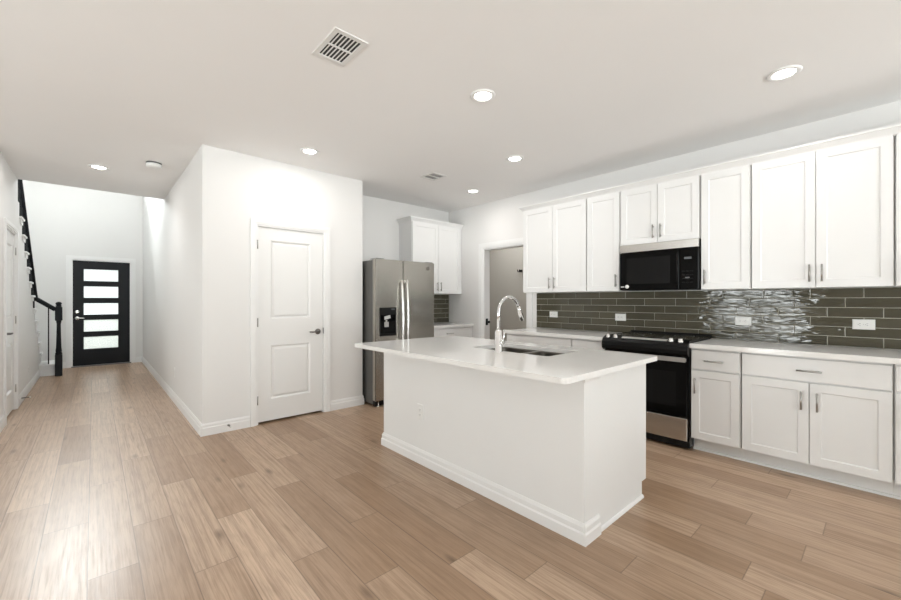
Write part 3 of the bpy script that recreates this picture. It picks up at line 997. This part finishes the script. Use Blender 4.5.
# the sink bowls need a hollow: leave the carcass top open under the sink
for v in m.bm.verts:
    if abs(v.co.z - .883) < 1e-4: v.co.z = .66
m.build('cabinet_body', 'cabinet_white', isl)
rect_frame(MB(lambda u, v, w: (u, v, w)), KW + .001, IX1, IY0 + .02, IY1 - .02, .03, .66, .883).build('top_rail', 'cabinet_white', isl)
for ye in ((IY0 + .004, IY0 + .0195), (IY1 - .0195, IY1 - .004)):
    MB().prism([(KW + .001, 0), (IX1 - .06, 0), (IX1 - .06, .102), (IX1 + .004, .102), (IX1 + .004, .883), (KW + .001, .883)], 1, *ye).build('end_panel', 'island_white', isl)
IBB = [(0, 0), (.018, 0), (.018, .055), (.012, .064), (.012, .090), (.004, .108), (0, .108)]
MB().sweep([(KW, IY0), (IX0, IY0), (IX0, IY1), (KW, IY1)][::-1], IBB).build('base_moulding', 'trim_white', isl)
SH = [(0, 0), (.013, 0), (.012, .01), (.006, .018), (0, .019)]
MB().sweep([(KW, IY0 + .004), (IX1 - .058, IY0 + .004)], SH).build('shoe_moulding', 'trim_white', isl)
CAP = [(0, .846), (.006, .846), (.010, .858), (.010, .883), (0, .883)]
MB().sweep([(KW, IY0), (IX0, IY0), (IX0, IY0 + .002)][::-1], CAP).build('cap_moulding', 'trim_white', isl)
fi = lambda u, v, w: (IX1 + w, u, v)
ws = (IY1 - IY0 - .05) / 3
for k in range(3):
    a, b = IY0 + .025 + k * ws, IY0 + .025 + (k + 1) * ws
    d = shaker(fi, a + .004, b - .004, .11, .86, isl)
    bar_pull(lambda u, v, w: (IX1 + .019 + w, u, v), b - .05, .72, .13, True, d)

SX0, SX1, SY0, SYM, SY1 = 2.175, 2.58, 1.47, 1.81, 2.165
counter('island_countertop', rrect(1.622, 2.742, 1.0, 3.012, .028), .884, CT, 'long white quartz island countertop with a seating overhang', [rrect(SX0, SX1, SY0, SY1, .03)])

snk = thing('kitchen_sink', ((SX0 + SX1) / 2, (SY0 + SY1) / 2, .70), 'stainless steel double bowl sink set under the island countertop', 'sink')


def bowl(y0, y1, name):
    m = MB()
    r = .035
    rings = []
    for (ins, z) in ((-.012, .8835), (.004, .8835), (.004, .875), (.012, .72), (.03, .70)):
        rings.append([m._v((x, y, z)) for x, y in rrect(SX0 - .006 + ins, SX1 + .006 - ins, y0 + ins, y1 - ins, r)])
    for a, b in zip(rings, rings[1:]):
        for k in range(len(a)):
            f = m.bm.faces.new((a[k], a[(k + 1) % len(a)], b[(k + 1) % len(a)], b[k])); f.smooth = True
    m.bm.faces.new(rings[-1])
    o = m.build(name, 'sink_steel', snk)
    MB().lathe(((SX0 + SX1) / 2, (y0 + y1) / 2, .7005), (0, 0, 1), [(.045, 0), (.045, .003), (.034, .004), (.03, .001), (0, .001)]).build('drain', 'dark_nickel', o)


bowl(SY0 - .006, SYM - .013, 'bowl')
bowl(SYM + .013, SY1 + .006, 'bowl')

fc = thing('kitchen_faucet', (2.112, 1.83, CT), 'tall chrome gooseneck pull down faucet on the island', 'faucet')
MB().lathe((2.112, 1.83, CT), (0, 0, 1), [(.030, 0), (.030, .006), (.0265, .010), (.0265, .142), (.020, .152), (.014, .156)], 28).build('faucet_body', 'chrome', fc)
pts = [(2.112, 1.83, CT + .15), (2.112, 1.83, 1.185)]
for k in range(1, 15):
    a = math.pi - math.pi * .89 * k / 14
    pts.append((2.112 + .115 + .115 * math.cos(a), 1.83, 1.185 + .115 * math.sin(a)))
MB().tube(pts, .0125, 16).build('spout', 'chrome', fc)
e, pz = Vector(pts[-1]), (Vector(pts[-1]) - Vector(pts[-2])).normalized()
sp = MB().tube([e - pz * .005, e + pz * .02, e + pz * .05, e + pz * .10, e + pz * .107], [.0135, .0145, .0165, .018, .015], 16).build('spray_head', 'chrome', fc)
m = MB().tube([(2.112, 1.83 - .024, .985), (2.112, 1.83 - .046, .985)], .016, 16)
m.tube([(2.112, 1.83 - .040, .985), (2.113, 1.83 - .046, 1.02), (2.113, 1.83 - .050, 1.075)], [.009, .008, .006], 10)
m.build('lever', 'chrome', fc)

# ------------------------------------------------------------------ refrigerator
FX0, FX1, FYF = 2.478, 3.388, 4.066
FM = 2.878
fr = thing('refrigerator', ((FX0 + FX1) / 2, 4.45, 0), 'stainless steel side by side refrigerator with ice dispenser', 'refrigerator')
MB().box(FX0 + .012, FX1 - .012, FYF + .078, BACK_Y - .03, .025, 1.765).bevel(.004).build('cabinet_body', 'fridge_side', fr)
fd = MB().box(FX0, FM - .003, FYF, FYF + .07, .075, 1.775).bevel(.008, 2).build('freezer_door', 'stainless', fr)
rd = MB().box(FM + .003, FX1, FYF, FYF + .07, .075, 1.775).bevel(.008, 2).build('fridge_door', 'stainless', fr)


def fridge_handle(x, parent):
    m = MB()
    pts = []
    for k in range(15):
        q = k / 14
        pts.append((x, FYF - .028 - .034 * math.sin(math.pi * q), .50 + 1.03 * q))
    m.tube(pts, .0145, 12)
    for z in (.515, 1.515): m.box(x - .012, x + .012, FYF - .036, FYF + .001, z - .018, z + .018)
    m.build('handle', 'bright_steel', parent)


fridge_handle(FM - .038, fd)
fridge_handle(FM + .038, rd)
ds = rect_frame(MB(FY(FYF)), 2.535, 2.772, .845, 1.19, .012, -.001, .006).box(2.547, 2.760, 1.10, 1.178, -.001, .004).build('dispenser', 'black_plastic', fd)
MB(FY(FYF)).box(2.547, 2.760, .857, 1.10, -.0005, .0012).build('dispenser_recess', 'black_glass', ds)
MB(FY(FYF)).box(2.547, 2.760, .857, .875, .0012, .016).build('drip_tray', 'black_plastic', ds)
m = MB(FY(FYF)).hull([(2.60, 1.04, .002), (2.685, 1.06, .002), (2.685, 1.10, .002), (2.60, 1.08, .002), (2.605, 1.045, .02), (2.68, 1.062, .02), (2.68, 1.085, .012), (2.605, 1.072, .012)],
                     [(0, 3, 2, 1), (4, 5, 6, 7), (0, 1, 5, 4), (1, 2, 6, 5), (2, 3, 7, 6), (3, 0, 4, 7)])
MB.build(m, 'ice_chute', 'grey_plastic', ds)
MB(FY(FYF)).box(2.600, 2.655, .955, 1.015, .002, .015).box(2.618, 2.637, 1.015, 1.04, .002, .010).build('paddle', 'grey_plastic', ds)
MB(FY(FYF)).box(2.700, 2.750, 1.160, 1.178, .004, .0048).build('display', 'display_glow', ds)
MB().lathe((3.27, FYF, 1.70), (0, -1, 0), [(.028, -.0005), (.028, .0025), (.024, .004), (0, .004)]).build('badge', 'badge_grey', rd)
MB().box(FX0 + .015, FX1 - .015, FYF + .03, FYF + .075, .012, .07).build('base_grille', 'black_plastic', fr)
for fx in (FX0 + .05, FX1 - .05):
    MB().lathe((fx, FYF + .02, 0), (0, 0, 1), [(.016, 0), (.016, .014), (.008, .016), (.008, .075)]).build('foot', 'bright_steel', fr)
for x0, x1 in ((FX0 + .02, FX0 + .13), (FX1 - .13, FX1 - .02)):
    MB().box(x0, x1, FYF + .01, FYF + .16, 1.7755, 1.783).bevel(.004).build('hinge_cover', 'fridge_side', fr)

# ------------------------------------------------------------------ range
RY0, RY1 = 1.119, 1.869
rg = thing('range', (4.05, (RY0 + RY1) / 2, 0), 'black and stainless slide in range between the base cabinets', 'range')
MB().box(3.748, RIGHT_X - .012, RY0 + .001, RY1 - .001, .02, .798).box(3.775, RIGHT_X - .012, RY0 + .001, RY1 - .001, .798, .905).build('body', 'black_enamel', rg)
od = MB().box(3.728, 3.747, RY0 + .016, RY1 - .016, .275, .790).bevel(.004).build('oven_door', 'black_glass', rg)
MB(FX(3.728)).box(RY0 + .10, RY1 - .10, .36, .66, 0, .0012).build('oven_window', 'black_enamel', od)
m = MB().box(3.685, 3.703, RY0 + .012, RY1 - .012, .752, .792).bevel(.006, 2)
for y in (RY0 + .035, RY1 - .035): m.box(3.70, 3.729, y - .012, y + .012, .756, .786)
m.build('handle', 'bright_steel', od)
MB().box(3.730, 3.747, RY0 + .016, RY1 - .016, .075, .268).bevel(.004).build('drawer', 'stainless_horizontal', rg)
MB().box(3.742, 3.7475, RY0 + .004, RY1 - .004, .022, .072).build('kick_plate', 'black_plastic', rg)
for y in (RY0 + .05, RY1 - .05):
    MB().lathe((3.86, y, 0), (0, 0, 1), [(.018, 0), (.018, .012), (.01, .02)]).build('foot', 'black_plastic', rg)
# bowed front control panel with a sloping top
prof = [(3.774, .800), (3.712, .800), (3.690, .818), (3.684, .85), (3.690, .888), (3.708, .912), (3.774, .936)]
cp = MB().prism([(x, z) for x, z in prof], 1, RY0 - .001, RY1 + .001).build('control_panel', 'black_enamel', rg)
sl_t = lambda x: .912 + (x - 3.708) * (.936 - .912) / (3.774 - 3.708)
nrm = Vector((-.342, 0, .94)).normalized()
m = MB()
ty = Vector((0, 1, 0)); tx = ty.cross(nrm)
c0 = Vector((3.741, (RY0 + RY1) / 2 , sl_t(3.741)))
pts = []
for (a, b) in ((-.017, -.20), (.017, -.20), (.017, .20), (-.017, .20)):
    pts.append(tuple(c0 + tx * a + ty * b - nrm * .001))
for (a, b) in ((-.017, -.20), (.017, -.20), (.017, .20), (-.017, .20)):
    pts.append(tuple(c0 + tx * a + ty * b + nrm * .004))
m.hull(pts, [(0, 3, 2, 1), (4, 5, 6, 7), (0, 1, 5, 4), (1, 2, 6, 5), (2, 3, 7, 6), (3, 0, 4, 7)])
m.build('control_strip', 'satin_strip', cp)
for y in (1.185, 1.262, 1.756, 1.830):
    c = Vector((3.741, y, sl_t(3.741) - .001))
    k = MB().lathe(c, nrm, [(.023, 0), (.023, .004), (.018, .008), (.0165, .026), (.012, .029), (0, .029)], 20).build('knob', 'bright_steel', cp)
ck = MB().box(3.772, RIGHT_X - .035, RY0 - .001, RY1 + .001, .915, .937).bevel(.005, 2).build('cooktop', 'cooktop_glass', rg)
MB().box(RIGHT_X - .075, RIGHT_X - .012, RY0 + .0, RY1 - .0, .906, .952).bevel(.008).build('rear_trim', 'black_plastic', rg)
for (x, y, r) in ((3.93, 1.30, .095), (3.93, 1.69, .115), (4.20, 1.30, .085), (4.20, 1.69, .085)):
    MB().lathe((x, y, .9368), (0, 0, 1), [(r, 0), (r, .0006), (r - .006, .0006), (r - .006, 0)], 40).build('burner_ring', 'burner_mark', ck)

# ------------------------------------------------------------------ microwave
MW0, MW1, MWX = 1.1325, 1.845, 4.022
mw = thing('microwave', (4.19, (MW0 + MW1) / 2, 1.376), 'black over the range microwave with a stainless top strip', 'microwave')
MB().box(MWX + .04, UB - .008, MW0, MW1, 1.378, 1.836).build('body', 'black_plastic', mw)
md = MB().box(MWX, MWX + .039, MW0 + .16, MW1, 1.381, 1.757).bevel(.004).build('door', 'black_glass', mw)
MB(FX(MWX)).box(MW0 + .235, MW1 - .07, 1.44, 1.70, -.0005, .001).build('door_window', 'black_enamel', md)
pn = MB().box(MWX, MWX + .039, MW0, MW0 + .157, 1.381, 1.757).bevel(.004).build('control_panel', 'black_glass', mw)
MB(FX(MWX)).box(MW0 + .055, MW0 + .115, 1.655, 1.675, -.0005, .0008).build('display', 'display_glow', pn)
m = MB(FX(MWX))
for r in range(4):
    for c in range(3):
        u, v = MW0 + .045 + c * .033, 1.44 + r * .034
        m.box(u, u + .018, v, v + .006, -.0005, .0006)
m.build('buttons', 'black_plastic', pn)
MB(FX(MWX)).box(MW0 + .07, MW0 + .105, 1.480, 1.492, -.0005, .001).build('start_button', 'slot_dark', pn)
m = MB().box(MWX - .002, MWX + .039, MW0, MW1, 1.760, 1.835).bevel(.003)
m.build('vent_strip', 'stainless_horizontal', mw)
MB().lathe((MWX, MW1 - .075, 1.415), (-1, 0, 0), [(.019, -.0003), (.019, .0008), (0, .0008)]).build('sticker', 'sticker_white', md)
MB(FX(MWX)).box(MW1 - .048, MW1 - .012, 1.408, 1.420, -.0003, .0008).build('logo_strip', 'grey_plastic', md)
MB().tube([(MWX - .018, MW0 + .168, 1.42), (MWX - .018, MW0 + .168, 1.72)], .006, 8).box(MWX - .018, MWX + .001, MW0 + .163, MW0 + .173, 1.43, 1.445).box(MWX - .018, MWX + .001, MW0 + .163, MW0 + .173, 1.695, 1.71).build('handle', 'black_enamel', md)

# ------------------------------------------------------------------ outlets, door stops, hook
def outlet(face, u, v, horizontal, label, blank=False, size=(.122, .078)):
    L_, W_ = size
    hu, hv = (L_ / 2, W_ / 2) if horizontal else (W_ / 2, L_ / 2)
    t = thing('wall_outlet', face(u, v, 0), label, 'outlet', 'white outlet cover plates')
    MB(face).frustum((u - hu, u + hu, v - hv, v + hv), (u - hu + .004, u + hu - .004, v - hv + .004, v + hv - .004), 0, .005).build('plate', 'white_plastic', t)
    for s in (-1, 1):
        du, dv = (s * .02, 0) if horizontal else (0, s * .02)
        a, b = (.014, .016) if horizontal else (.016, .014)
        rc = MB(face).box(u + du - a, u + du + a, v + dv - b, v + dv + b, .005, .007).build('receptacle', 'white_plastic', t)
        m = MB(face)
        for k in (-1, 1):
            if horizontal: m.box(u + du - .004, u + du + .004, v + dv + k * .0065 - .0012, v + dv + k * .0065 + .0012, .007, .0073)
            else: m.box(u + du + k * .0065 - .0012, u + du + k * .0065 + .0012, v + dv - .004, v + dv + .004, .007, .0073)
        g = (u + du + (.009 if horizontal else 0), v + dv - (0 if horizontal else .009))
        m.box(g[0] - .002, g[0] + .002, g[1] - .002, g[1] + .002, .007, .0073)
        m.build('slots', 'slot_dark', rc)
    MB(face).box(u - .002, u + .002, v - .002, v + .002, .005, .0062).build('screw', 'grey_plastic', t)


TF = FX(RIGHT_X - .0103)
outlet(TF, .875, 1.088, True, 'white outlet in the backsplash just right of the range')
outlet(TF, .118, 1.092, True, 'white outlet in the backsplash nearest the right edge of photo')
outlet(TF, 2.0, 1.088, True, 'white outlet in the backsplash just left of the range')
outlet(TF, 2.868, 1.097, True, 'white outlet in the backsplash nearest the cased opening', size=(.12, .075))
outlet(FX(IX0), 2.457, .40, False, 'white outlet on the long side of the island')
outlet(FX(HALL_X), 6.0, .37, False, 'white outlet low on the right wall of the hall')
outlet(FXP(LHALL_X), 8.05, .30, False, 'white outlet low under the stairs on the left hall wall')


def doorstop(root, out, label):
    r, o = Vector(root), Vector(out)
    t = thing('door_stop', root, label, 'door stop')
    MB().lathe(r, out, [(.012, 0), (.012, .004), (.007, .008), (0, .008)], 14).build('base_cap', 'nickel', t)
    m = MB()
    u = o.cross(Vector((0, 0, 1))); v = Vector((0, 0, 1))
    pts = [r + o * (.006 + .062 * k / 96) + (u * math.cos(k * math.pi / 4) + v * math.sin(k * math.pi / 4)) * .005 for k in range(97)]
    m.tube(pts, .0018, 6).build('spring', 'dark_nickel', t)
    MB().lathe(r + o * .066, out, [(.0075, 0), (.0085, .003), (.008, .014), (0, .016)], 14).build('tip', 'rubber_white', t)


doorstop((.975, PANTRY_Y - .0155, .062), (0, -1, 0), 'small spring door stop on the pantry wall baseboard')
doorstop((LHALL_X + .0155, 7.22, .062), (1, 0, 0), 'small spring door stop on baseboard under the stairs')

hk = thing('coat_hook', (5.85, 4.53, 1.8), 'small black hook on the far room wall seen through the opening', 'hook')
MB().box(5.838, 5.8495, 4.49, 4.57, 1.80, 1.84).bevel(.003).build('plate', 'black_paint', hk)
for y in (4.505, 4.555):
    MB().tube([(5.838, y, 1.82), (5.80, y, 1.80), (5.785, y, 1.815), (5.78, y, 1.845)], .007, 8).build('prong', 'black_paint', hk)

# ------------------------------------------------------------------ ceiling fixtures
def downlight(x, y, label, watts, first=[None]):
    t = thing('recessed_light', (x, y, CEIL), label, 'recessed light', 'recessed ceiling lights')
    MB().lathe((x, y, CEIL), (0, 0, -1), [(.090, -.0005), (.090, .004), (.082, .009), (.066, .0095), (.058, .004), (.058, -.0005)], 36).build('trim_ring', 'trim_white', t)
    MB().lathe((x, y, CEIL - .0035), (0, 0, -1), [(.058, 0), (.05, .004), (0, .006)], 32).build('lens', 'lamp_lens', t)
    d = bpy.data.lights.new('lamp', 'AREA')
    d.shape = 'DISK'; d.size = .11; d.energy = watts; d.color = (1, .975, .95); d.spread = R(180)
    o = bpy.data.objects.new('lamp', d); C.objects.link(o)
    o.parent = t; o.location = (0, 0, -.013)
    return t


CANW = 3.2
downlight(2.067, 1.938, 'recessed ceiling light over the middle of the island', CANW)
downlight(3.302, .444, 'recessed ceiling light nearest the right edge of the photo', CANW)
downlight(3.23, 2.577, 'recessed ceiling light between the island and the left wall cabinets', CANW)
downlight(1.573, 3.80, 'recessed ceiling light in front of the pantry door', CANW)
downlight(3.772, 3.72, 'recessed ceiling light near the cased opening and ceiling corner', CANW)
downlight(5.1, 4.6, 'added unseen recessed light brightening the room beyond the cased opening', CANW * 2.4)  # added lamp, out of view, lifts the dark far room
downlight(.044, 5.809, 'recessed ceiling light over the hall', CANW)


def vent(cx, cy, w, l, label, bars, long_x):
    """ceiling register: w along x, l along y; two banks of louvres"""
    t = thing('ceiling_vent', (cx, cy, CEIL), label, 'air vent', 'ceiling air vents')
    m = MB(lambda u, v, d: (cx + u, cy + v, CEIL - d))
    rect_frame(m, -w / 2, w / 2, -l / 2, l / 2, .028, -.0005, .006)
    if long_x: m.box(-.006, .006, -l / 2 + .028, l / 2 - .028, -.0005, .006)
    else: m.box(-w / 2 + .028, w / 2 - .028, -.006, .006, -.0005, .006)
    m.build('frame', 'vent_white', t)
    MB(lambda u, v, d: (cx + u, cy + v, CEIL - d)).box(-w / 2 + .02, w / 2 - .02, -l / 2 + .02, l / 2 - .02, -.0003, .0008).build('duct_shade_sheet', 'duct_dark', t)  # flat dark sheet stands in for the shade inside the duct
    m = MB(lambda u, v, d: (cx + u, cy + v, CEIL - d))
    a, b = (l, w) if long_x else (w, l)
    for k in range(bars):
        q = -a / 2 + .034 + (a - .068) * (k + .5) / bars
        for s in (-1, 1):
            r0, r1 = (.008, b / 2 - .028) if s > 0 else (-b / 2 + .028, -.008)
            pr2 = [(q - .0050, .0012), (q - .0030, .0012), (q + .0025, .0026), (q + .0005, .0026)]
            pts = []
            for r in (r0, r1):
                for (qq, dd) in pr2: pts.append((r, qq, dd) if long_x else (qq, r, dd))
            m.hull(pts, [(0, 1, 2, 3), (7, 6, 5, 4), (0, 1, 5, 4), (1, 2, 6, 5), (2, 3, 7, 6), (3, 0, 4, 7)])
    m.build('louvres', 'vent_white', t)


vent(1.060, 2.130, .20, .30, 'large white slatted ceiling vent toward the top of the photo', 6, False)
vent(2.975, 3.59, .22, .24, 'small dark slatted ceiling vent in front of the refrigerator', 6, False)

sm = thing('smoke_detector', (.478, 5.246, CEIL), 'round white smoke detector on the hall ceiling', 'smoke detector')
MB().lathe((.478, 5.246, CEIL), (0, 0, -1), [(.068, -.0003), (.068, .012), (.06, .0125)], 32).build('shadow_gap_plate', 'slot_dark', sm)  # plate coloured dark to paint the shadow line behind the housing
MB().lathe((.478, 5.246, CEIL - .0122), (0, 0, -1), [(.060, 0), (.071, .005), (.070, .028), (.056, .040), (.02, .043), (0, .043)], 36).build('housing', 'white_plastic', sm)

# ------------------------------------------------------------------ outside, seen through the entry glass
tag(MB().box(-3, 3, FRONT_Y + T + .01, FRONT_Y + 2.4, -.16, -.02).build('porch_slab', 'porch_concrete'), 'pale porch slab outside the entry door glass', 'porch', kind='structure')
tag(MB().box(-25, 25, FRONT_Y + 2.4, FRONT_Y + 40, -.30, -.18).build('front_yard', 'lawn'), 'front yard ground outside the entry door glass', 'ground', kind='structure')
